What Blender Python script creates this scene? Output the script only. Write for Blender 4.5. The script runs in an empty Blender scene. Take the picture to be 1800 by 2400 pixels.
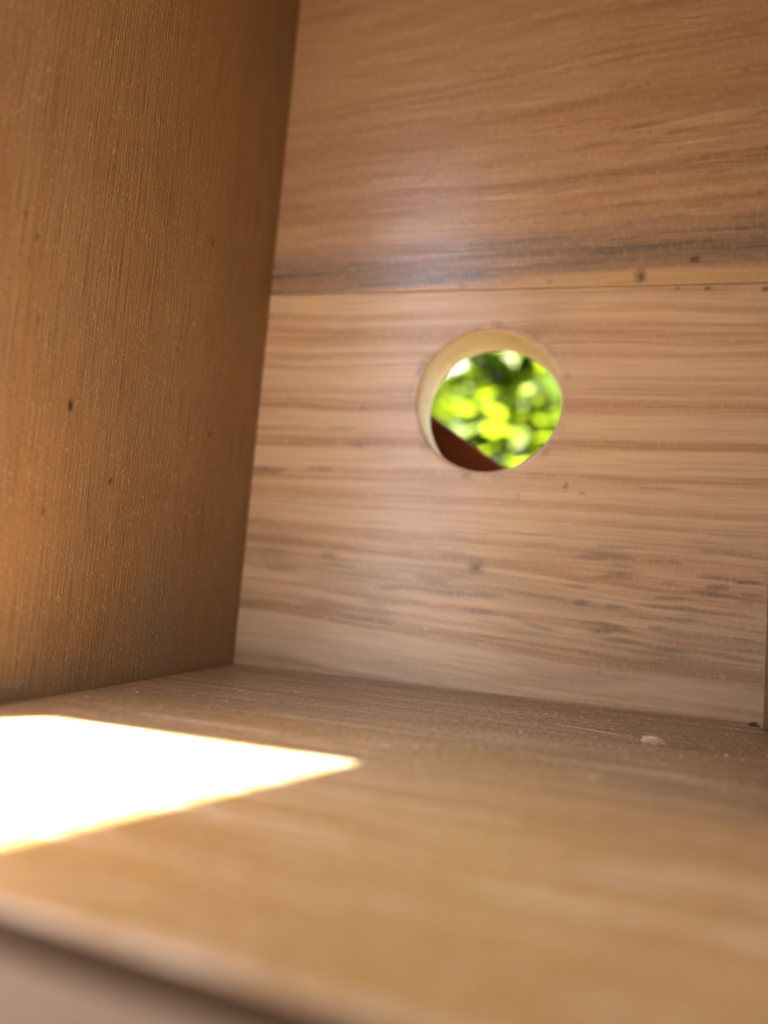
import bpy, bmesh, math, random
import numpy as np
from mathutils import Matrix, Vector

random.seed(11)
scene = bpy.context.scene
C = scene.collection
MM = 0.001                       # everything below is written in millimetres, floor top = z 0

# ------------------------------------------------------------------ camera
cam_d = bpy.data.cameras.new('camera')
cam = bpy.data.objects.new('camera', cam_d)
C.objects.link(cam)
right = Vector((0.96269182, 0.25771433, 0.08250924))
up = Vector((-0.0526016, -0.12087066, 0.9912736))
back = right.cross(up).normalized()
m = Matrix((right, up, back)).transposed().to_4x4()
m.translation = Vector((0, 0, 19.27)) * MM
cam.matrix_world = m
cam_d.sensor_fit = 'VERTICAL'
cam_d.sensor_height = 7.587
cam_d.sensor_width = 5.69
cam_d.lens = 5.7
cam_d.clip_start = 0.002
cam_d.clip_end = 200
cam_d.dof.use_dof = True
cam_d.dof.focus_distance = 0.134
cam_d.dof.aperture_fstop = 1.85
scene.camera = cam

# ------------------------------------------------------------------ light
SUN_X, SUN_Y = 0.153, 0.29                     # metres travelled sideways and forwards per metre of fall
sun_travel = Vector((SUN_X, SUN_Y, -1)).normalized()
SUN_ELEV = math.asin(-sun_travel.z)
world = bpy.data.worlds.new('World')
scene.world = world
world.use_nodes = True
wn = world.node_tree.nodes
sky = wn.new('ShaderNodeTexSky')
sky.sky_type = 'NISHITA'
sky.sun_disc = False
sky.dust_density = 4.0
sky.ozone_density = 0.4
sky.air_density = 0.8
sky.sun_elevation = SUN_ELEV
sky.sun_rotation = math.atan2(-sun_travel.x, -sun_travel.y)
bg = wn['Background']
bg.inputs['Strength'].default_value = 0.05
world.node_tree.links.new(sky.outputs[0], bg.inputs[0])

sun_d = bpy.data.lights.new('sun', 'SUN')
sun_d.energy = 5.0
sun_d.angle = math.radians(0.9)
sun_d.color = (1.0, 0.955, 0.89)
sun = bpy.data.objects.new('sun', sun_d)
sun.rotation_euler = sun_travel.to_track_quat('-Z', 'Y').to_euler()
sun.location = (-1, -2, 4)
C.objects.link(sun)

scene.view_settings.view_transform = 'Standard'
scene.view_settings.look = 'None'
scene.view_settings.gamma = 1
scene.view_settings.use_curve_mapping = False
scene.view_settings.exposure = 4.36
scene.cycles.use_denoising = True
scene.cycles.use_guiding = True
scene.cycles.max_bounces = 5
scene.cycles.diffuse_bounces = 5
scene.cycles.glossy_bounces = 2
scene.cycles.transmission_bounces = 3
scene.cycles.sample_clamp_indirect = 6
scene.cycles.adaptive_threshold = 0.02

# ------------------------------------------------------------------ node expression helper
class S:
    def __init__(s, t, k): s.t, s.k = t, k
    def _b(s, op, o, rev=False):
        n = s.t.nodes.new('ShaderNodeMath'); n.operation = op
        for i, q in enumerate((o, s) if rev else (s, o)):
            if isinstance(q, S): s.t.links.new(q.k, n.inputs[i])
            else: n.inputs[i].default_value = q
        return S(s.t, n.outputs[0])
    def __add__(s, o): return s._b('ADD', o)
    __radd__ = __add__
    def __mul__(s, o): return s._b('MULTIPLY', o)
    __rmul__ = __mul__
    def __sub__(s, o): return s._b('SUBTRACT', o)
    def __rsub__(s, o): return s._b('SUBTRACT', o, True)
    def __truediv__(s, o): return s._b('DIVIDE', o)
    def pow(s, o): return s._b('POWER', o)
    def max(s, o): return s._b('MAXIMUM', o)
    def min(s, o): return s._b('MINIMUM', o)
    def abs(s): return s._b('ABSOLUTE', 0.0)
    def step(s, a, b, lo=0.0, hi=1.0):
        n = s.t.nodes.new('ShaderNodeMapRange'); n.interpolation_type = 'SMOOTHSTEP'
        s.t.links.new(s.k, n.inputs['Value'])
        for q, w in zip(('From Min', 'From Max', 'To Min', 'To Max'), (a, b, lo, hi)): n.inputs[q].default_value = w
        return S(s.t, n.outputs['Result'])

class Mat:
    def __init__(s, name):
        s.m = bpy.data.materials.new(name); s.m.use_nodes = True
        s.t = s.m.node_tree; s.b = s.t.nodes['Principled BSDF']
        tc = s.t.nodes.new('ShaderNodeTexCoord')
        vm = s.t.nodes.new('ShaderNodeVectorMath'); vm.operation = 'SCALE'; vm.inputs['Scale'].default_value = 1000
        s.t.links.new(tc.outputs['Object'], vm.inputs[0])
        sp = s.t.nodes.new('ShaderNodeSeparateXYZ'); s.t.links.new(vm.outputs[0], sp.inputs[0])
        s.x, s.y, s.z = (S(s.t, sp.outputs[i]) for i in range(3))
    def vec(s, a, b, c=0.0):
        n = s.t.nodes.new('ShaderNodeCombineXYZ')
        for i, q in enumerate((a, b, c)):
            if isinstance(q, S): s.t.links.new(q.k, n.inputs[i])
            else: n.inputs[i].default_value = q
        return n.outputs[0]
    def noise(s, a, b, c=0.0, detail=2.0, rough=0.5):
        n = s.t.nodes.new('ShaderNodeTexNoise')
        if not isinstance(c, S):                       # flat noise is cheaper: the seed shifts it
            n.noise_dimensions = '2D'; a, b, c = a + c * 17.3, b + c * 9.1, 0.0
        n.inputs['Scale'].default_value = 1; n.inputs['Detail'].default_value = detail; n.inputs['Roughness'].default_value = rough
        s.t.links.new(s.vec(a, b, c), n.inputs['Vector'])
        return S(s.t, n.outputs['Fac'])
    def voro(s, a, b, c=0.0):
        n = s.t.nodes.new('ShaderNodeTexVoronoi'); n.voronoi_dimensions = '2D'; a, b = a + c * 3.7, b + c * 5.1; n.inputs['Scale'].default_value = 1
        s.t.links.new(s.vec(a, b, c), n.inputs['Vector'])
        return S(s.t, n.outputs['Distance']), S(s.t, n.outputs['Color'])
    def col(s, c):
        n = s.t.nodes.new('ShaderNodeRGB'); n.outputs[0].default_value = (*c, 1); return n.outputs[0]
    def mix(s, f, a, b, mode='MIX'):
        n = s.t.nodes.new('ShaderNodeMix'); n.data_type = 'RGBA'; n.blend_type = mode
        if isinstance(f, S): s.t.links.new(f.k, n.inputs[0])
        else: n.inputs[0].default_value = f
        for i, q in ((6, a), (7, b)):
            if isinstance(q, tuple): n.inputs[i].default_value = (*q, 1)
            else: s.t.links.new(q, n.inputs[i])
        return n.outputs[2]
    def spot(s, u, v, u0, v0, ru, rv, wob=0.0):
        """soft ellipse mask round a point"""
        d = ((u - u0) * (1 / ru)).pow(2.0) + ((v - v0) * (1 / rv)).pow(2.0)
        if wob:
            if not hasattr(s, 'w'): s.w = s.noise(u * 1.3, v * 2.6, 4.0, 1) - 0.5
            d = d + s.w * wob
        return d.step(1.0, 0.25)
    def finish(s, col, rough=0.5, height=None, dist=0.1, spec=0.5, strength=1.0):
        s.t.links.new(col, s.b.inputs['Base Color'])
        if isinstance(rough, S): s.t.links.new(rough.k, s.b.inputs['Roughness'])
        else: s.b.inputs['Roughness'].default_value = rough
        s.b.inputs['Specular IOR Level'].default_value = spec
        if height is not None:
            bu = s.t.nodes.new('ShaderNodeBump'); bu.inputs['Distance'].default_value = dist * MM
            bu.inputs['Strength'].default_value = strength
            s.t.links.new(height.k, bu.inputs['Height']); s.t.links.new(bu.outputs[0], s.b.inputs['Normal'])
        return s.m

PALE, TAN, LATE = (0.56, 0.365, 0.20), (0.46, 0.275, 0.14), (0.30, 0.145, 0.055)

# ---- slow wood features (rings, stains, knots) are worked out once per board on a fine grid and handed
# ---- to the node materials as masks; the nodes add fibre, fuzz, colour and relief
_perm = np.random.RandomState(5).permutation(256); _perm = np.concatenate([_perm, _perm])
def perlin(x, y):
    xi = np.floor(x).astype(int); yi = np.floor(y).astype(int); fx = x - xi; fy = y - yi
    u = fx ** 3 * (fx * (fx * 6 - 15) + 10); v = fy ** 3 * (fy * (fy * 6 - 15) + 10)
    def g(ix, iy, dx, dy):
        a = _perm[_perm[ix & 255] + (iy & 255)] * (math.tau / 256)
        return np.cos(a) * dx + np.sin(a) * dy
    a = g(xi, yi, fx, fy); b = g(xi + 1, yi, fx - 1, fy); c = g(xi, yi + 1, fx, fy - 1); d = g(xi + 1, yi + 1, fx - 1, fy - 1)
    return (a + u * (b - a)) * (1 - v) + (c + u * (d - c)) * v
def fb(x, y, seed, octaves=2, rough=.5):
    t = 0; amp = 1; tot = 0
    for o in range(octaves):
        t = t + amp * perlin(x * 2 ** o + seed * 17.3 + o * 7.7, y * 2 ** o + seed * 9.1 + o * 3.3); tot += amp; amp *= rough
    return .5 + .62 * t / tot
def st(x, a, b, lo=0.0, hi=1.0):
    t = np.clip((x - a) / (b - a), 0, 1); return lo + (hi - lo) * t * t * (3 - 2 * t)
def spots(u, v, lst, wob, seed=3):
    w = (fb(u * 1.3, v * 2.6, seed, 2) - .5); out = np.zeros_like(u)
    for a, b, ra, rb, k in lst:
        d = ((u - a) / ra) ** 2 + ((v - b) / rb) ** 2 + w * wob
        out = np.maximum(out, st(d, 1.0, .2) * k)
    return out

def masks_lower(u, v):
    wv = v + (fb(u * .012, v * .03, 1) - .5) * 5 + u * st(v, 50, 18) * .055 + (fb(u * .05, v * .12, 3) - .5) * 1.0
    late = st(fb(u * .0025, wv * .25, 0, 2, .6), .48, .64)
    thin = st(fb(u * .005, wv * .50, 9, 2), .50, .64)
    streak = (wv - v) * .05 + .5
    hue = st(fb(u * .02, v * .035, 7), .35, .65)
    reg = st(v, 6, 14) * st(v, 40, 27) * st(u, -75, 5, .3, 1.0)
    dash = st(fb(u * .06, wv * .62, 21, 2, .6), .55, .67) * reg * .58
    gray = spots(u, v, ((-75, 45.6, 6, 1.0, .6), (-62, 46.3, 4, .7, .4), (-57, 56, 5, .6, .3), (-53, 52, 2.2, .9, .3), (-70, 22.8, 6, 1.0, .25), (-58, 26.5, 3, 1.0, .35),
        (29.4, 27.0, 4, .55, .75), (24, 25.6, 3, .6, .6), (30, 24.6, 2.4, .45, .5), (2, 14.9, 2.6, .7, .65), (-2, 20.4, 2.4, .8, .7), (5, 20.2, 3, .5, .5), (14, 30, 5, .6, .4), (13, 16.5, 2.2, .6, .5),
        (12, 45, 6, .4, .4), (-22, 20.4, 4.5, .8, .55), (-33, 22.5, 4, .8, .4), (-44, 20, 3.5, .8, .35), (-57, 15, 7, .8, .35), (18, 18.6, 5, .5, .45)), 1.2)
    dirt = st(fb(u * .018, wv * .12, 31, 3), .46, .64) * st(v, 44, 24) * .34 + st(fb(u * .03, v * .05, 33, 3), .55, .75) * .25
    mark = np.maximum(spots(u, v, ((-24.2, 26.0, 2.6, 2.0, .42), (-24.4, 26.2, 1.25, 1.05, .95)), .9),
        spots(u, v, ((-6.5, 44.5, .4, 1.3, .7), (-3, 43.2, .8, .4, .6), (-16.5, 41.8, .3, 1.1, .6), (2, 6.5, .35, .5, .6), (-53, 61, .6, .4, .6), (31, 87.2, 1.0, .7, .8), (20, 87.6, 1.0, .5, .8), (14, 87.8, .6, .4, .7), (-55, 64, .4, .3, .5)), .8))
    ring = np.abs(np.hypot(u - HOLE[0], v - HOLE[1]) - 17.2)
    dirt = np.maximum(dirt, st(ring, 1.8, .2) * st(fb(u * .25, v * .25, 35, 3), .42, .7) * .55)
    return (late, thin, streak, hue), (np.maximum(dash, gray), dirt, mark, 0 * u)

def masks_upper(u, v):
    wv = v - u * (st(v, 92, 150) * .085 + .045) + (fb(u * .015, v * .03, 5) - .5) * 3 + (fb(u * .05, v * .12, 8) - .5) * .6
    b = fb(u * .002, wv * .17, 3, 2, .5)
    late = st(b, .50, .62) * st(b, .74, .62)
    late = np.maximum(late, st(np.abs(v - u * .03 - 131 + (fb(u * .04, 2 + 0 * u, 4) - .5) * 3), 1.6, .2) * .75)
    thin = st(fb(u * .004, wv * .42, 13, 3), .52, .68)
    streak = (wv - v) * .05 + .5
    hue = st(fb(u * .018, v * .03, 17), .35, .65)
    t = v - u * .055 + (fb(u * .03, v * .08, 25, 3) - .5) * 6.0
    bl = st(t, 90.0, 93.5) * st(t, 106, 98.0)
    gray = bl * st(fb(u * .012, wv * .34, 51, 4, .62), .34, .60, .35, 1.0) * .62
    gray = np.maximum(gray, bl * st(fb(u * .022, wv * .75, 61, 3), .52, .64) * .95)
    t2 = np.abs(v - u * .045 - 114.2 + (fb(u * .03, 2 + 0 * u, 9) - .5) * 2.4)
    dirt = st(t2, 1.1, .15) * st(u, -80, 10, .2, .55)
    ds = st(fb(u * .06, wv * .85, 71, 3, .6), .57, .68) * st(v, 101, 106) * st(v, 137, 120) * st(u, -45, 15, .05, 1.0)
    dirt = np.maximum(dirt, ds * .75)
    mark = spots(u, v, ((6.4, 90.8, 1.7, 2.0, .5), (6.6, 90.4, 1.0, 1.4, .9), (17.2, 94.0, 1.3, 1.0, .85), (-12.5, 90.1, .8, .5, .5), (-32, 89.6, 1.2, .6, .4), (30.5, 118, 1.0, .7, .5), (27, 103, 5, .4, .35), (23, 131, 1.4, .4, .4), (26, 136, .8, .5, .5)), 1.0)
    d = np.random.RandomState(8)
    mark = np.maximum(mark, spots(u, v, [(d.uniform(-45, 32), d.uniform(97, 150), d.uniform(.3, 1.0), d.uniform(.2, .35), d.uniform(.25, .6)) for _ in range(70)], .5))
    pale = st(v, 92.6, 91.2) * st(u, -40, 0)
    gray = gray * (1 - pale)
    return (late, thin, streak, hue), (gray, dirt, mark, pale)

def masks_side(seed, pits):
    def f(y, z):
        wy = y + (fb(z * .008, y * .03, seed) - .5) * 6 + (fb(z * .04, y * .2, seed + 2) - .5) * .6
        late = st(fb(wy * .16, z * .0025, seed + 3, 3, .55), .48, .64)
        hue = st(fb(y * .02, z * .012, seed + 11), .35, .65)
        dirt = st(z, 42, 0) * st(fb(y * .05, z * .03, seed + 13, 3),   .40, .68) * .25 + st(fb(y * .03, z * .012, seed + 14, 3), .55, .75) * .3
        d = np.random.RandomState(int(seed))
        mark = spots(y, z, pits, .35)
        mark = np.maximum(mark, spots(y, z, [(d.uniform(66, 155), d.uniform(3, 140), d.uniform(.18, .35), d.uniform(.3, .7), d.uniform(.3, .6)) for _ in range(55)], .3))
        return (late, (wy - y) * .05 + .5, 0 * y, hue), (dirt, 0 * y, mark, 0 * y)
    return f

def masks_floor(u, v):
    wv = v + (fb(u * .01, v * .03, 2) - .5) * 6 + (fb(u * .05, v * .2, 4) - .5) * .8
    late = st(fb(u * .003, wv * .12, 6, 3, .55), .46, .66)
    streak = fb(u * .014, wv * .30, 8, 3, .7)
    hue = st(fb(u * .02, v * .03, 12), .35, .65)
    dirt = st(fb(u * .03, v * .05, 14, 3), .25, .7, .45, 1.0) * st(v, 48, 115)
    d = np.random.RandomState(3)
    mark = spots(u, v, [(d.uniform(-76, 31), d.uniform(95, 163), d.uniform(.2, .5), d.uniform(.3, .8), d.uniform(.3, .7)) for _ in range(80)] + [(15, 124.5, 2.2, 1.2, .6), (2, 150, 1.6, .8, .4), (24, 140, 1.0, .6, .5)], .5)
    return (late, (wv - v) * .05 + .5, streak, hue), (dirt, 0 * u, mark, 0 * u)

def attr(M, name):
    n = M.t.nodes.new('ShaderNodeAttribute'); n.attribute_name = name
    sp = M.t.nodes.new('ShaderNodeSeparateColor'); M.t.links.new(n.outputs['Color'], sp.inputs[0])
    return [S(M.t, sp.outputs[k]) for k in range(3)] + [S(M.t, n.outputs['Alpha'])]

def wood_front(name, ca, cb, seed, r0, r1, spec, late_c):
    M = Mat(name); u, v = M.x, M.z
    late, thin, wob, hue = attr(M, 'grain'); gray, dirt, mark, pale = attr(M, 'wear')
    streak = M.noise(u * .028, (v + wob * 20.0) * 1.5, seed + 7, 3, .6)
    saw = M.noise(u * 1.5, v * .5, seed, 2, .6)
    fine = M.noise(u * .06, v * 3.0, seed + 1, 1)
    c = M.mix(hue, ca, cb)
    c = M.mix(late * .56, c, late_c)
    c = M.mix(thin * .44, c, (0.36, 0.20, 0.095))
    c = M.mix(streak.step(.50, .68) * .18, c, (0.27, 0.165, 0.095))
    c = M.mix(streak.step(.50, .32) * .38, c, (0.72, 0.56, 0.39))
    c = M.mix(pale * .6, c, (0.62, 0.45, 0.22))
    c = M.mix(dirt, c, (0.21, 0.14, 0.08))
    c = M.mix(gray, c, (0.12, 0.105, 0.092))
    c = M.mix(mark, c, (0.06, 0.032, 0.02))
    c = M.mix(saw.step(.54, .70) * .28, c, (0.66, 0.52, 0.36))
    c = M.mix(fine.step(.54, .70) * .20, c, (0.22, 0.14, 0.08))
    h = M.noise(u * .04, v * 2.4, seed + 2, 1) + M.noise(u * 1.4, v * .6, seed + 3, 1) * .5
    M.b.inputs['Coat Weight'].default_value = .30; M.b.inputs['Coat Roughness'].default_value = r0 - .02
    return M.finish(c, streak.step(.35, .65, r0, r1), h, .07, spec)

def wood_side(name, seed):
    M = Mat(name); y, z = M.y, M.z
    late, wob, _, hue = attr(M, 'grain'); dirt, _, mark, _ = attr(M, 'wear')
    wy = y + wob * 20.0
    pore = M.noise(wy * 2.6, z * .055, seed + 5, 2, .65)
    fine = M.noise(wy * 5.0, z * .16, seed + 7, 2, .6)
    fuzz = M.noise(y * 2.6, z * 1.5, seed + 9, 2, .65)
    c = M.mix(hue, (0.285, 0.162, 0.056), (0.305, 0.18, 0.07))
    c = M.mix(late * .35, c, (0.26, 0.125, 0.04))
    c = M.mix(pore.step(.55, .68) * .58, c, (0.12, 0.058, 0.02))
    c = M.mix(fine.step(.46, .70) * .36, c, (0.17, 0.09, 0.036))
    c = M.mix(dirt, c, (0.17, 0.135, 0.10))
    c = M.mix(fuzz.step(.58, .74) * .42, c, (0.56, 0.42, 0.25))
    c = M.mix(mark, c, (0.022, 0.011, 0.005))
    h = M.noise(y * 3.0, z * .06, seed + 21, 1) * 1.2 + M.noise(y * 2.6, z * 1.5, seed + 9, 1) * .6
    return M.finish(c, .58, h, .20, .4)

def wood_floor():
    M = Mat('pine_floor'); u, v = M.x, M.y
    late, wob, streak, hue = attr(M, 'grain'); dirt, _, mark, _ = attr(M, 'wear')
    fuzz = M.noise(u * 1.1 + v * .33, v * .43 - u * .21, 10.0, 4, .78)
    hair = M.noise(u * .022 + v * .004, (v + wob * 20.0) * .5 + u * .012, 40.0, 4, .72)
    c = M.mix(hue, (0.335, 0.182, 0.05), (0.355, 0.194, 0.054))
    c = M.mix(late * .35, c, (0.27, 0.14, 0.045))
    c = M.mix(streak.step(.48, .66) * .28, c, (0.27, 0.165, 0.08))
    c = M.mix(streak.step(.48, .34) * .25, c, (0.52, 0.36, 0.18))
    c = M.mix(dirt * .75, c, (0.225, 0.165, 0.112))
    c = M.mix(fuzz.step(.55, .70) * .48, c, (0.60, 0.46, 0.31))
    c = M.mix(hair.step(.56, .66) * .62, c, (0.64, 0.50, 0.35))
    c = M.mix(fuzz.step(.44, .30) * .40, c, (0.16, 0.11, 0.075))
    c = M.mix(mark, c, (0.09, 0.055, 0.03))
    h = M.noise(u * .04, v * .3, 85.0, 2) * .35 + M.noise(u * 1.1 + v * .33, v * .43 - u * .21, 10.0, 2) * .9
    return M.finish(c, streak.step(.35, .65, .34, .48), h, .26, .8)

HOLE = (-24.3, 63.0, 15.85)
def wood_plain(name, base, late_c, rough=.6):
    M = Mat(name)
    band = M.noise(M.x * .004, M.z * .16, M.y * .16, 3, .55)
    fine = M.noise(M.x * .03, M.z * 1.6, M.y * 1.6, 3, .6)
    c = M.mix(band.step(.45, .66) * .5, base, late_c)
    c = M.mix(fine.step(.45, .7) * .3, c, tuple(q * .6 for q in late_c))
    return M.finish(c, rough, fine, .1, .4)

MAT_LOW = wood_front('pine_front_lower', (0.63, 0.468, 0.305), (0.65, 0.49, 0.29), 3.0, .28, .40, .8, (0.38, 0.20, 0.085))
MAT_UP = wood_front('pine_front_upper', (0.44, 0.284, 0.176), (0.455, 0.298, 0.166), 13.0, .25, .36, .95, (0.33, 0.16, 0.06))  # base darkened to stand in for the dimmer light near the top
PITS = ((99.0, 43.7, .75, 1.15, .98), (111.2, 33.8, .5, .75, .95), (84.8, 67.4, .55, .7, .5), (87.6, 65.3, .45, .8, .55), (119.1, 87.7, .7, .9, .45),
        (135.9, 87.4, .6, 1.0, .7), (142.7, 48.7, .7, .8, .6), (96, 27, .45, .7, .7), (127, 62, .45, .8, .6), (90, 54, .4, .6, .6), (130, 70, .4, .6, .5))
MAT_LEFT = wood_side('pine_side', 3.0)
MAT_RIGHT = wood_side('pine_side_far', 33.0)
MAT_FLOOR = wood_floor()
MAT_ROOF = wood_plain('pine_roof', (0.44, 0.27, 0.14), (0.27, 0.13, 0.05))
MAT_DOOR = wood_plain('pine_door', (0.26, 0.175, 0.11), (0.20, 0.13, 0.08))
MAT_BLOCKER = wood_plain('pine_blocker', (0.62, 0.42, 0.20), (0.48, 0.28, 0.11))  # light pine so the added boards bounce warm light into the box
MAT_END = wood_plain('pine_end_shade', (0.13, 0.075, 0.032), (0.09, 0.05, 0.02), .85)  # end face painted dark to stand in for shade in the gap
MAT_HOLE = wood_plain('pine_fresh_cut', (0.80, 0.66, 0.40), (0.68, 0.50, 0.25), .75)
MAT_BROWN = wood_plain('brown_stained_timber', (0.11, 0.022, 0.003), (0.06, 0.011, 0.002), .6)
MAT_BROWN.node_tree.nodes['Principled BSDF'].inputs['Specular IOR Level'].default_value = .1
MAT_POST = wood_plain('weathered_timber', (0.30, 0.23, 0.16), (0.17, 0.12, 0.08), .8)
MAT_CHIP = wood_plain('pale_wood_chip', (0.66, 0.52, 0.36), (0.50, 0.36, 0.22), .8)
MAT_FIBRE = wood_plain('wood_fibre', (0.74, 0.55, 0.33), (0.62, 0.42, 0.22), .6)
MAT_DUST = wood_plain('dark_debris', (0.10, 0.075, 0.05), (0.05, 0.035, 0.02), .9)

# ------------------------------------------------------------------ object helpers
def link(name, bm, mats, parent=None, base=(0, 0, 0), smooth=False):
    """bm in world millimetres -> one mesh object; its object coordinates stay world coordinates under a parent"""
    me = bpy.data.meshes.new(name)
    bmesh.ops.scale(bm, vec=(MM, MM, MM), verts=bm.verts)
    bm.to_mesh(me); bm.free()
    for q in (mats if isinstance(mats, (list, tuple)) else [mats]): me.materials.append(q)
    if smooth:
        for p in me.polygons: p.use_smooth = True
    o = bpy.data.objects.new(name, me)
    C.objects.link(o)
    if parent is not None:
        o.parent = parent
        loc = Vector((0, 0, 0)); q = parent
        while q is not None: loc += q.location; q = q.parent
        o.location = -loc
    return o

def tag(o, label, cat=None, group=None, kind=None):
    if label: o['label'] = label
    if cat: o['category'] = cat
    if group: o['group'] = group
    if kind: o['kind'] = kind
    return o

def empty(name, loc):
    o = bpy.data.objects.new(name, None); o.location = Vector(loc) * MM; o.empty_display_size = .02
    C.objects.link(o); return o

def box(bm, x0, x1, y0, y1, z0, z1, bevel=0.5):
    r = bmesh.ops.create_cube(bm, size=1)
    vs = r['verts']
    for v in vs:
        v.co = Vector((x0 if v.co.x < 0 else x1, y0 if v.co.y < 0 else y1, z0 if v.co.z < 0 else z1))
    if bevel:
        es = list({e for v in vs for e in v.link_edges})
        bmesh.ops.bevel(bm, geom=es, offset=bevel, segments=2, affect='EDGES', profile=.5)
    return bm

def new(): return bmesh.new()

# ------------------------------------------------------------------ the nest box
XL, XR, YF, YB = -78.7, 33.05, 165.6, 44.0       # inner faces; side boards end at YB
TF, TS = 14.5, 12.0
HF, HB = 330.0, 352.0                           # front and back heights
nest = empty('nest_box', (-23, 100, -12))
tag(nest, 'inside of a bare pine nest box with a round entrance hole', 'nest box')

def set_masks(me, u, v, fn):
    a, b = fn(u, v)
    for name, q in (('grain', a), ('wear', b)):
        at = me.attributes.new(name, 'FLOAT_COLOR', 'POINT')
        at.data.foreach_set('color', np.stack([np.broadcast_to(k, u.shape) for k in q], -1).astype(np.float32).ravel())

def board(name, mat, parent, us, vs, place, thick, masks, round_=.3, shear=None, end_mat=None):
    """a board: its seen face is a fine grid (edges rolled over), the body behind is a plain closed shell
       place(u, v, depth) -> x, y, z with depth measured into the wood"""
    U, V = np.meshgrid(np.array(us, float), np.array(vs, float)); nv, nu = U.shape
    e = np.minimum(np.minimum(U - us[0], us[-1] - U), np.minimum(V - vs[0], vs[-1] - V))
    D = np.where(e < round_, round_ - np.sqrt(np.maximum(0, round_ ** 2 - (round_ - e) ** 2)), 0.0)
    D = D + (fb(U * .03, V * .03, 5) - .5) * .10 * (e > 1)          # boards are never quite flat
    u, v, d = U.ravel(), V.ravel(), D.ravel()
    u0, u1, v0, v1 = us[0], us[-1], vs[0], vs[-1]
    cu = np.array([u0, u1, u1, u0] * 2); cv = np.array([v0, v0, v1, v1] * 2); cd = np.array([round_] * 4 + [thick] * 4)
    if shear is not None:
        V2 = v; u = shear(u, v); cu = shear(cu, cv)
    P = np.stack(place(np.concatenate([u, cu]), np.concatenate([v, cv]), np.concatenate([d, cd])), -1) * MM
    n = nu * nv
    q = np.arange(n).reshape(nv, nu)
    F = np.stack([q[:-1, :-1], q[:-1, 1:], q[1:, 1:], q[1:, :-1]], -1).reshape(-1, 4).tolist()
    F += [[n + 4, n + 7, n + 6, n + 5]] + [[n + k, n + 4 + k, n + 4 + (k + 1) % 4, n + (k + 1) % 4] for k in range(4)]
    me = bpy.data.meshes.new(name); me.from_pydata(P.tolist(), [], F)
    set_masks(me, np.concatenate([u, cu]), np.concatenate([v, cv]), masks)
    me.polygons.foreach_set('use_smooth', [k < len(F) - 5 for k in range(len(F))])
    me.materials.append(mat); me.update()
    if end_mat:
        me.materials.append(end_mat); me.polygons[len(F) - 4].material_index = 1
    bm = new(); bm.from_mesh(me); bmesh.ops.recalc_face_normals(bm, faces=bm.faces); bm.to_mesh(me); bm.free()
    o = bpy.data.objects.new(name, me); C.objects.link(o); o.parent = parent; o.location = -parent.location
    return o

def span(a, b, step, fine_edge=.3):
    n = max(2, int(round((b - a) / step)))
    k = [a, a + .04, a + .12, a + fine_edge]; e = [b - fine_edge, b - .12, b - .04, b]
    return k + list(np.linspace(a + fine_edge, b - fine_edge, n + 1)[1:-1]) + e

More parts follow.
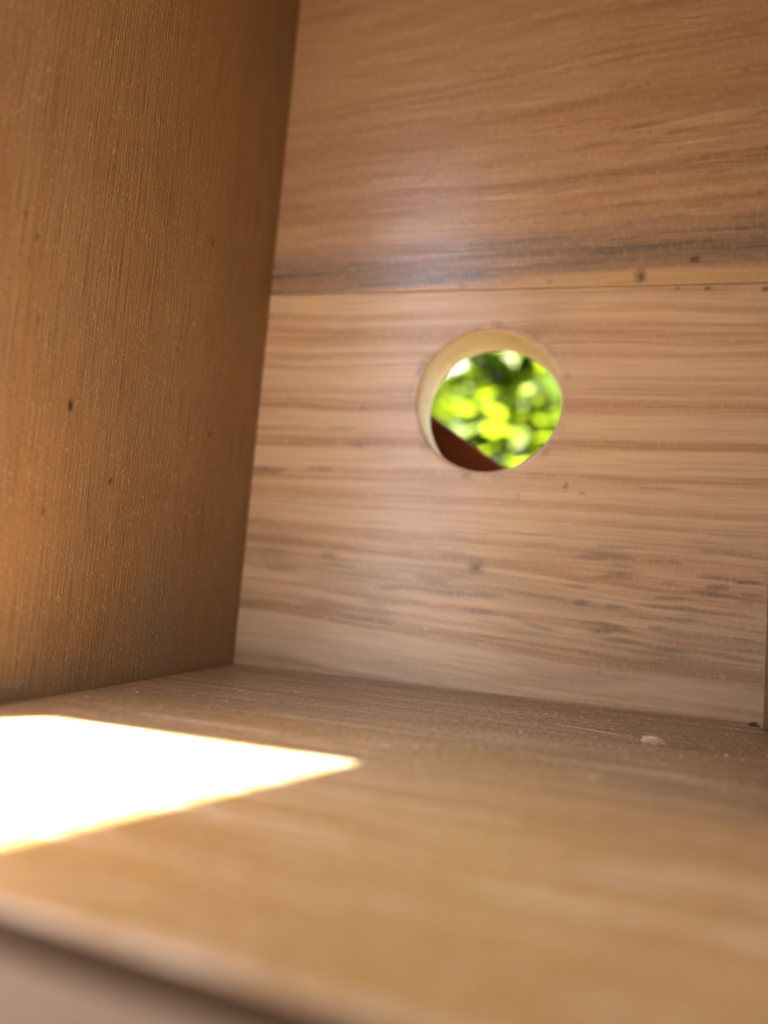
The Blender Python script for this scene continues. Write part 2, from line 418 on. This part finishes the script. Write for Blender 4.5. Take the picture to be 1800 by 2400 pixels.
def hole_board(name, mats, parent, x0, x1, z0, z1, y0, y1, cx, cz, r, seg=240, half=21.0):
    """board with a drilled hole: a fine grid, a round-to-square collar about the hole, the bore, the back and the sides"""
    xa, xb, za, zb = cx - half, cx + half, cz - half, cz + half
    lin = lambda a, b, d: list(np.linspace(a, b, int(round((b - a) / d)) + 1))
    us = lin(x0, xa, .5) + lin(xa, xb, .5)[1:] + lin(xb, x1, .5)[1:]
    vs = [z0] + lin(-1, za, .28) + lin(za, zb, .28)[1:] + lin(zb, z1 - .3, .28)[1:] + [z1 - .12, z1 - .04, z1]
    U, V = np.meshgrid(np.array(us), np.array(vs)); nv, nu = U.shape
    e = z1 - V
    D = np.where(e < .3, .3 - np.sqrt(np.maximum(0, .09 - (.3 - np.clip(e, 0, .3)) ** 2)), 0.0)
    away = np.maximum(np.abs(U - cx), np.abs(V - cz)) - half
    D = D + (fb(U * .03, V * .03, 5) - .5) * .10 * st(away, .5, 5) * (e > 1)
    G = np.stack([U.ravel(), y0 + D.ravel(), V.ravel()], -1)
    q = np.arange(nu * nv).reshape(nv, nu)
    F = np.stack([q[:-1, :-1], q[:-1, 1:], q[1:, 1:], q[1:, :-1]], -1).reshape(-1, 4)
    cu = (U[:-1, :-1] + U[1:, 1:]).ravel() / 2; cv = (V[:-1, :-1] + V[1:, 1:]).ravel() / 2
    F = F[~((np.abs(cu - cx) < half) & (np.abs(cv - cz) < half))]
    mi = [0] * len(F); n = len(G)
    angs = (np.arange(seg) + .0) * math.tau / seg + math.pi / 4       # spokes meet the collar's corners
    jit = .07 * np.sin(3 * angs + 1) + (fb(4 + np.cos(angs) * 1.7, 4 + np.sin(angs) * 1.7, 3, 3) - .5) * .5
    co, si = np.cos(angs), np.sin(angs)
    t = half / np.maximum(np.abs(co), np.abs(si))
    big = np.clip(np.stack([cx + co * 200, cz + si * 200], -1), [x0, z0], [x1, z1])
    loops = []
    K = 20
    for k in range(K):
        f = 1 - k / (K - 1); rr = (r + .55 + jit) * (1 - f) + t * f
        loops.append((cx + co * rr, np.full(seg, y0), cz + si * rr))
    for y, dr, w in ((y0 + .18, .16, 1), (y0 + .6, 0, 1), (y0 + 4, 0, .7), ((y0 + y1) / 2, 0, .9), (y1 - 4, 0, .6), (y1 - .6, 0, .7), (y1 - .1, .2, 1), (y1, .5, 1)):
        rr = r + dr + jit * w; loops.append((cx + co * rr, np.full(seg, y), cz + si * rr))
    loops.append((big[:, 0], np.full(seg, y1), big[:, 1]))
    L = len(loops); P = np.concatenate([G] + [np.stack(l, -1) for l in loops])
    q = n + np.arange(L * seg).reshape(L, seg); q2 = np.roll(q, -1, 1)
    F = F.tolist()
    for i in range(L - 1):
        F += np.stack([q[i], q2[i], q2[i + 1], q[i + 1]], -1).tolist(); mi += [1 if K <= i <= L - 3 else 0] * seg
    m0 = len(P)
    P = np.concatenate([P, [(x, y, z) for y in (y0 + .3, y1) for x, z in ((x0, z0), (x1, z0), (x1, z1), (x0, z1))]])
    smooth = len(F) - seg
    F += [[m0 + k, m0 + 4 + k, m0 + 4 + (k + 1) % 4, m0 + (k + 1) % 4] for k in range(4)]; mi += [0] * 4
    me = bpy.data.meshes.new(name); me.from_pydata((P * MM).tolist(), [], F)
    set_masks(me, P[:, 0], P[:, 2], masks_lower)
    for q in mats: me.materials.append(q)
    me.polygons.foreach_set('material_index', mi)
    me.polygons.foreach_set('use_smooth', [k < smooth for k in range(len(F))])
    me.update()
    o = bpy.data.objects.new(name, me); C.objects.link(o); o.parent = parent; o.location = -parent.location
    return o

X0, X1 = XL - .6, XR + .6                       # the front boards tuck just behind the side boards
tag(hole_board('front_board', [MAT_LOW, MAT_HOLE], nest, X0, X1, -12, 88.45, YF, YF + TF, *HOLE),
    'lower front board with the round entrance hole and grey streaks')
front = lambda u, v, d: (u, YF + .10 + d, v)
tag(board('front_board', MAT_UP, nest, span(X0, X1, .6), span(88.62, 172, .3)[:-3] + list(np.linspace(176, HF - 3, 12)) + [HF - .3, HF - .1, HF], front, TF, masks_upper),
    'upper front board with blue-grey stain along its lower edge')
CUT = lambda y, z: y + 22 * (1 - (y - YB) / (YF - YB)) * st(z, 172, 130)     # the side boards step back below the rail
ys = span(YB, YF - .15, .38)
def slope(y): return HB + (HF - HB) * (y - YB) / (YF - YB)
zs = span(-12, 165, .5)[:-3] + list(np.linspace(172, 325, 12)) + [329.7, 330]
left_side = tag(board('side_board', MAT_LEFT, nest, ys, zs, lambda y, z, d: (XL - d, y, np.where(z > 300, 300 + (z - 300) * (slope(y) - 300) / 30, z)), TS, masks_side(3.0, PITS), shear=CUT),
    'left side board with fuzzy upright grain and pin holes')
right_side = tag(board('side_board', MAT_RIGHT, nest, ys, zs, lambda y, z, d: (XR + d, y, np.where(z > 300, 300 + (z - 300) * (slope(y) - 300) / 30, z)), TS, masks_side(33.0, ()), shear=CUT),
    'right side board, a dark sliver at the picture edge')
floor = tag(board('floor_board', MAT_FLOOR, nest, span(XL + .3, XR - .3, .8), span(38.4, YF - .05, .4), lambda u, v, d: (u, v - .11 * (u + 29) * np.clip((80 - v) / 41, 0, 1), -d), 12, masks_floor,
    shear=lambda u, v: u + np.where(u < -23, np.clip((-23 - u) / 55, 0, 1) * 5.0 * (YF - v) / 126, -np.clip((u + 23) / 55, 0, 1) * 1.0 * (v - 39) / 126), end_mat=MAT_END),
    'pine floor board with a sunlit patch')
LINTEL = (85.3 - 32) / SUN_Y
link('shade_rail', box(new(), XL - TS - 40, XR + TS, 32, YB - .1, LINTEL, HB + 3, .4), MAT_BLOCKER, nest)  # added out of view; its lower edge cuts off the sun patch
lean = new(); box(lean, -59.6, 51.4, -26, -14, 0, 318, .6)         # added out of view, leaning on the rail to shade the floor and block sky
for v in lean.verts: v.co.y += .153 * v.co.z
link('shade_board', lean, MAT_BLOCKER, nest)
rb = new(); box(rb, XL - 25, XR + 25, 20, 205, 0, 13, .8)
bmesh.ops.rotate(rb, cent=(0, 44, 0), matrix=Matrix.Rotation(-math.atan2(HB - HF, YF - YB), 3, 'X'), verts=rb.verts)
bmesh.ops.translate(rb, vec=(0, 0, HB + .3), verts=rb.verts)
link('roof', rb, MAT_ROOF, nest)
lb = new(); box(lb, XL - 6, XR + 40, -66, 35.2, -14, -.15, .8)
bmesh.ops.rotate(lb, cent=(-29, 35, 0), matrix=Matrix.Rotation(-math.atan(.11), 3, 'Z'), verts=lb.verts)
tag(link('ledge', lb, MAT_DOOR, nest), 'pale ledge behind the floor board, blurred at the bottom left')
link('mounting_pole', box(new(), -55, 5, 70, 130, -1200, -12.2, 2), MAT_POST, nest)

# raised fibres: hair-thin strips standing off the sawn faces
def fibres(n, place, lmin, lmax, wid, seed):
    bm = new(); rng = random.Random(seed)
    for _ in range(n):
        p, axis, nrm = place(rng)
        L = rng.uniform(lmin, lmax) * (1 if rng.random() < .85 else 1.8)
        w = wid * rng.uniform(.6, 1.3)
        side = axis.cross(nrm).normalized()
        d = (axis + side * rng.gauss(0, .35) + nrm * rng.uniform(.05, .5)).normalized()
        bend = side * rng.gauss(0, .22) * L
        pts = [p - nrm * .02, p + d * L * .5 + nrm * .06 * L, p + d * L + bend - nrm * .12 * L]
        pr = None
        for i, q in enumerate(pts):
            ww = w * (1, .8, .25)[i]
            a = bm.verts.new(q - side * ww * .5); b = bm.verts.new(q + side * ww * .5); c = bm.verts.new(q + nrm * ww * .7)
            if pr:
                for k in range(3):
                    t = (a, b, c); bm.faces.new((pr[k], pr[(k + 1) % 3], t[(k + 1) % 3], t[k]))
            pr = (a, b, c)
    return bm
def on_left(r):
    y = r.uniform(66, 158); return Vector((XL, y, r.uniform(1, 140))), Vector((0, r.gauss(0, .15), 1 if r.random() < .5 else -1)), Vector((1, 0, 0))
def on_floor(r):
    x = r.uniform(XL + 3, XR - 2); y = r.uniform(88, 162)
    return Vector((x, y, 0)), Vector((1 if r.random() < .5 else -1, r.gauss(0, .1), 0)), Vector((0, 0, 1))
def on_rim(r):
    a = r.uniform(-.9, 1.1) if r.random() < .7 else r.uniform(0, math.tau)
    return Vector((HOLE[0] + math.cos(a) * 16.4, YF, HOLE[1] + math.sin(a) * 16.4)), Vector((-math.sin(a), 0, math.cos(a))), Vector((math.cos(a) * .3, -1, math.sin(a) * .3)).normalized()
tag(link('raised_fibres', fibres(2200, on_left, .25, .8, .045, 1), MAT_FIBRE, left_side), None, kind='stuff')
tag(link('raised_fibres', fibres(900, on_floor, .25, .9, .04, 2), MAT_FIBRE, floor), None, kind='stuff')
tag(link('frayed_edge', fibres(70, on_rim, .5, 2.0, .07, 3), MAT_FIBRE, nest), None, kind='stuff')

# ------------------------------------------------------------------ loose bits on the floor
def crumb(cx, cy, sx, sy, sz, seed, sub=3):
    bm = new(); rng = random.Random(seed)
    bmesh.ops.create_icosphere(bm, subdivisions=sub, radius=1)
    from mathutils import noise as nz
    for v in bm.verts:
        n = nz.noise(v.co * 2.3 + Vector((seed, 0, 0))) * .55 + nz.noise(v.co * 5.5 + Vector((0, seed, 0))) * .45 + nz.noise(v.co * 11 + Vector((0, 0, seed))) * .35
        v.co = v.co * (1 + n)
        v.co = Vector((cx + v.co.x * sx, cy + v.co.y * sy, max(0.0, .35 * sz + v.co.z * sz)))
    return bm
chip = link('wood_chip', crumb(10.0, 126.0, 1.4, .9, .6, 5, 4), MAT_CHIP, smooth=False)
tag(chip, 'pale crumbly wood chip lying on the floor near the right corner', 'wood chip')
def splinter(x0, y0, x1, y1, w, seed):
    bm = new(); rng = random.Random(seed); pr = None; N = 9
    d = Vector((x1 - x0, y1 - y0, 0)).normalized(); s = Vector((-d.y, d.x, 0))
    for i in range(N):
        t = i / (N - 1); ww = w * math.sin(math.pi * (.06 + .88 * t))
        p = Vector((x0 + (x1 - x0) * t, y0 + (y1 - y0) * t, .02)) + s * rng.gauss(0, .06)
        q = (bm.verts.new(p - s * ww * .5), bm.verts.new(p + s * ww * .5), bm.verts.new(p + Vector((0, 0, ww * .8))))
        if pr:
            for k in range(3): bm.faces.new((pr[k], pr[(k + 1) % 3], q[(k + 1) % 3], q[k]))
        pr = q
    return bm
tag(link('splinter', splinter(-6.5, 133.5, 7.5, 128.8, .085, 1), MAT_CHIP), 'long thin pale splinter on the floor beside the wood chip', 'splinter')
tag(link('splinter', splinter(-40, 141.0, -27, 138.2, .07, 2), MAT_CHIP), 'short pale splinter on the floor under the entrance hole', 'splinter')
def sawdust(n, seed):
    bm = new(); rng = random.Random(seed)
    for _ in range(n):
        edge = rng.random()
        x = rng.uniform(XL + 4, XR - 2); y = YF - abs(rng.gauss(0, 9)) - .5 if edge < .5 else rng.uniform(92, 160)
        if rng.random() < .08: x = XR - 1.2 - abs(rng.gauss(0, 3))
        L = rng.uniform(.12, .42); W = L * rng.uniform(.25, .8); a = rng.uniform(0, math.tau); H = rng.uniform(.08, .2)
        ca, sa = math.cos(a), math.sin(a)
        q = [bm.verts.new((x + ca * p * L - sa * k * W, y + sa * p * L + ca * k * W, h)) for p, k, h in ((-1, -.6, 0), (.8, -1, 0), (1, .7, .02), (-.7, 1, .01), (.1, 0, H))]
        bm.faces.new((q[3], q[2], q[1], q[0]))
        for k in range(4): bm.faces.new((q[k], q[(k + 1) % 4], q[4]))
    return bm
tag(link('sawdust', sawdust(150, 6), MAT_CHIP), 'fine pale sawdust scattered over the back of the floor', 'sawdust', kind='stuff')
tag(link('dirt_crumb', crumb(30.6, 161.4, .8, .7, .45, 9), MAT_DUST), 'dark crumb of dirt in the right floor corner', 'dirt')

# ------------------------------------------------------------------ outside
gr = Mat('bare_soil')
n1 = gr.noise(gr.x * .004, gr.y * .004, 0.0, 4); n2 = gr.noise(gr.x * .06, gr.y * .06, 3.0, 4)
gr_c = gr.mix(n1.step(.35, .65), (0.075, 0.055, 0.036), (0.11, 0.08, 0.055)); gr_c = gr.mix(n2.step(.5, .7) * .6, gr_c, (0.14, 0.11, 0.075))
gb = new(); bmesh.ops.create_grid(gb, x_segments=24, y_segments=24, size=60000)
for v in gb.verts: v.co.z = -1200
tag(link('ground', gb, gr.finish(gr_c, .9, n2, 20)), 'bare brown garden soil under the nest box', kind='structure')

# dark stained board close outside the hole (lower left of the opening)
bb = new(); box(bb, -75, 75, 0, 16, -46, 0, 1.2)
bmesh.ops.rotate(bb, cent=(0, 0, 0), matrix=Matrix.Rotation(math.radians(33.5), 3, 'Y'), verts=bb.verts)
bmesh.ops.translate(bb, vec=(-31.3, 189, 58.2), verts=bb.verts)
tag(link('brown_board', bb, MAT_BROWN), 'dark reddish-brown slanting board seen through the hole, lower left', 'board')

# leaves
def leaf_mat(name, a, b, glow=.55):
    M = Mat(name)
    ge = M.t.nodes.new('ShaderNodeNewGeometry'); rnd = S(M.t, ge.outputs['Random Per Island'])
    c = M.mix(rnd, a, b)
    c = M.mix(rnd.step(.90, .95), c, (0.16, 0.18, 0.09))
    m_ = M.finish(c, .42, None, spec=.5)
    tr = M.t.nodes.new('ShaderNodeBsdfTranslucent'); M.t.links.new(M.mix(.6, c, (0.18, 0.25, 0.005)), tr.inputs[0])
    mx = M.t.nodes.new('ShaderNodeMixShader'); mx.inputs[0].default_value = glow
    out = next(n for n in M.t.nodes if n.type == 'OUTPUT_MATERIAL')
    M.t.links.new(M.b.outputs[0], mx.inputs[1]); M.t.links.new(tr.outputs[0], mx.inputs[2]); M.t.links.new(mx.outputs[0], out.inputs[0])
    return m_
bark = wood_plain('bark', (0.10, 0.075, 0.05), (0.05, 0.035, 0.025), .9)

def tube(bm, pts, r0, r1, n=6):
    pr = None
    for i, p in enumerate(pts):
        r = r0 + (r1 - r0) * i / (len(pts) - 1)
        q = [bm.verts.new(p + Vector((math.cos(k * math.tau / n) * r, math.sin(k * math.tau / n) * r, 0))) for k in range(n)]
        if pr:
            for k in range(n): bm.faces.new((pr[k], pr[(k + 1) % n], q[(k + 1) % n], q[k]))
        pr = q

def shrub(cx, cy, rx, ry, top, n, mat, label, seed, size=(26, 44), hollows=()):
    rng = random.Random(seed)
    root = empty('shrub', (cx, cy, -1200)); tag(root, label, 'shrub', 'shrubs beyond the nest box')
    for k in range(6):
        a = rng.uniform(0, math.tau); tb = new()
        e = Vector((cx + math.cos(a) * rx * .7, cy + math.sin(a) * ry * .7, top * rng.uniform(.1, .25)))
        s0 = Vector((cx + math.cos(a) * 40, cy + math.sin(a) * 40, -1200))
        pts = [s0.lerp(e, t) + Vector((rng.gauss(0, 15), rng.gauss(0, 15), 0)) * (t > 0) + Vector((math.cos(a), math.sin(a), 0)) * -60 * math.sin(math.pi * t) for t in (0, .2, .4, .6, .8, 1)]
        tube(tb, pts, 16, 4)
        link('stem', tb, bark, root)
    vs, fs = [], []
    clumps = []
    for _ in range(max(40, n // 22)):
        while True:
            p = Vector((rng.uniform(-1, 1), rng.uniform(-1, 1), rng.uniform(-1, 1)))
            if .25 < p.length < 1: break
        p.normalize(); p *= rng.uniform(.55, 1.0)
        clumps.append(Vector((cx + p.x * rx, cy + p.y * ry, (top - 1150) / 2 + p.z * (top + 1150) / 2)))
    made = 0
    while made < n:
        q = rng.choice(clumps)
        p = q + Vector((rng.gauss(0, 105), rng.gauss(0, 95), rng.gauss(0, 100)))
        if p.z < -1150 or any((p - Vector(hc)).length < hr for hc, hr in hollows): continue
        made += 1
        L = rng.uniform(*size); W = L * rng.uniform(.42, .6)
        d = (Vector((p.x - cx, p.y - cy, (p.z - 100) * .3)).normalized() * .8 + Vector((rng.gauss(0, .6), rng.gauss(0, .6), rng.gauss(-.1, .5)))).normalized()
        s = d.cross(Vector((rng.gauss(0, .45), rng.gauss(0, .45), 1))).normalized(); nn = s.cross(d)
        b = len(vs)
        vs += [p, p + d * L * .35 + s * W * .5 + nn * L * .05, p + d * L * .75 + s * W * .36 + nn * L * .02, p + d * L - nn * L * .12,
               p + d * L * .75 - s * W * .36 + nn * L * .02, p + d * L * .35 - s * W * .5 + nn * L * .05, p + d * L * .5 - nn * L * .03]
        fs += [(b, b + 1, b + 6), (b + 1, b + 2, b + 6), (b + 2, b + 3, b + 6), (b + 3, b + 4, b + 6), (b + 4, b + 5, b + 6), (b + 5, b, b + 6)]
    me = bpy.data.meshes.new('crown')
    me.from_pydata([tuple(v * MM) for v in vs], [], fs); me.materials.append(mat)
    for pl in me.polygons: pl.use_smooth = True
    o = bpy.data.objects.new('crown', me); C.objects.link(o); o.parent = root; o.location = -root.location
    o['kind'] = 'stuff'
    return root

LEAF_A = leaf_mat('leaf_lime', (0.06, 0.105, 0.004), (0.10, 0.13, 0.008))
LEAF_B = leaf_mat('leaf_green', (0.065, 0.12, 0.005), (0.10, 0.14, 0.008), .65)
HOL = [((-131, 1000, 330), 44), ((-119, 910, 302), 40), ((-143, 1090, 358), 48), ((-155, 1180, 386), 52)]
shrub(-330, 1050, 380, 280, 850, 7500, LEAF_A, 'lime green shrub filling the left of the view through the hole', 21, size=(28, 48), hollows=HOL)
shrub(140, 1120, 380, 280, 850, 7500, LEAF_A, 'lime green shrub filling the right of the view through the hole', 22, size=(28, 48), hollows=HOL)
shrub(-230, 1800, 750, 400, 1500, 42000, LEAF_B, 'large lime green shrub behind the two nearer shrubs', 23, (45, 72))
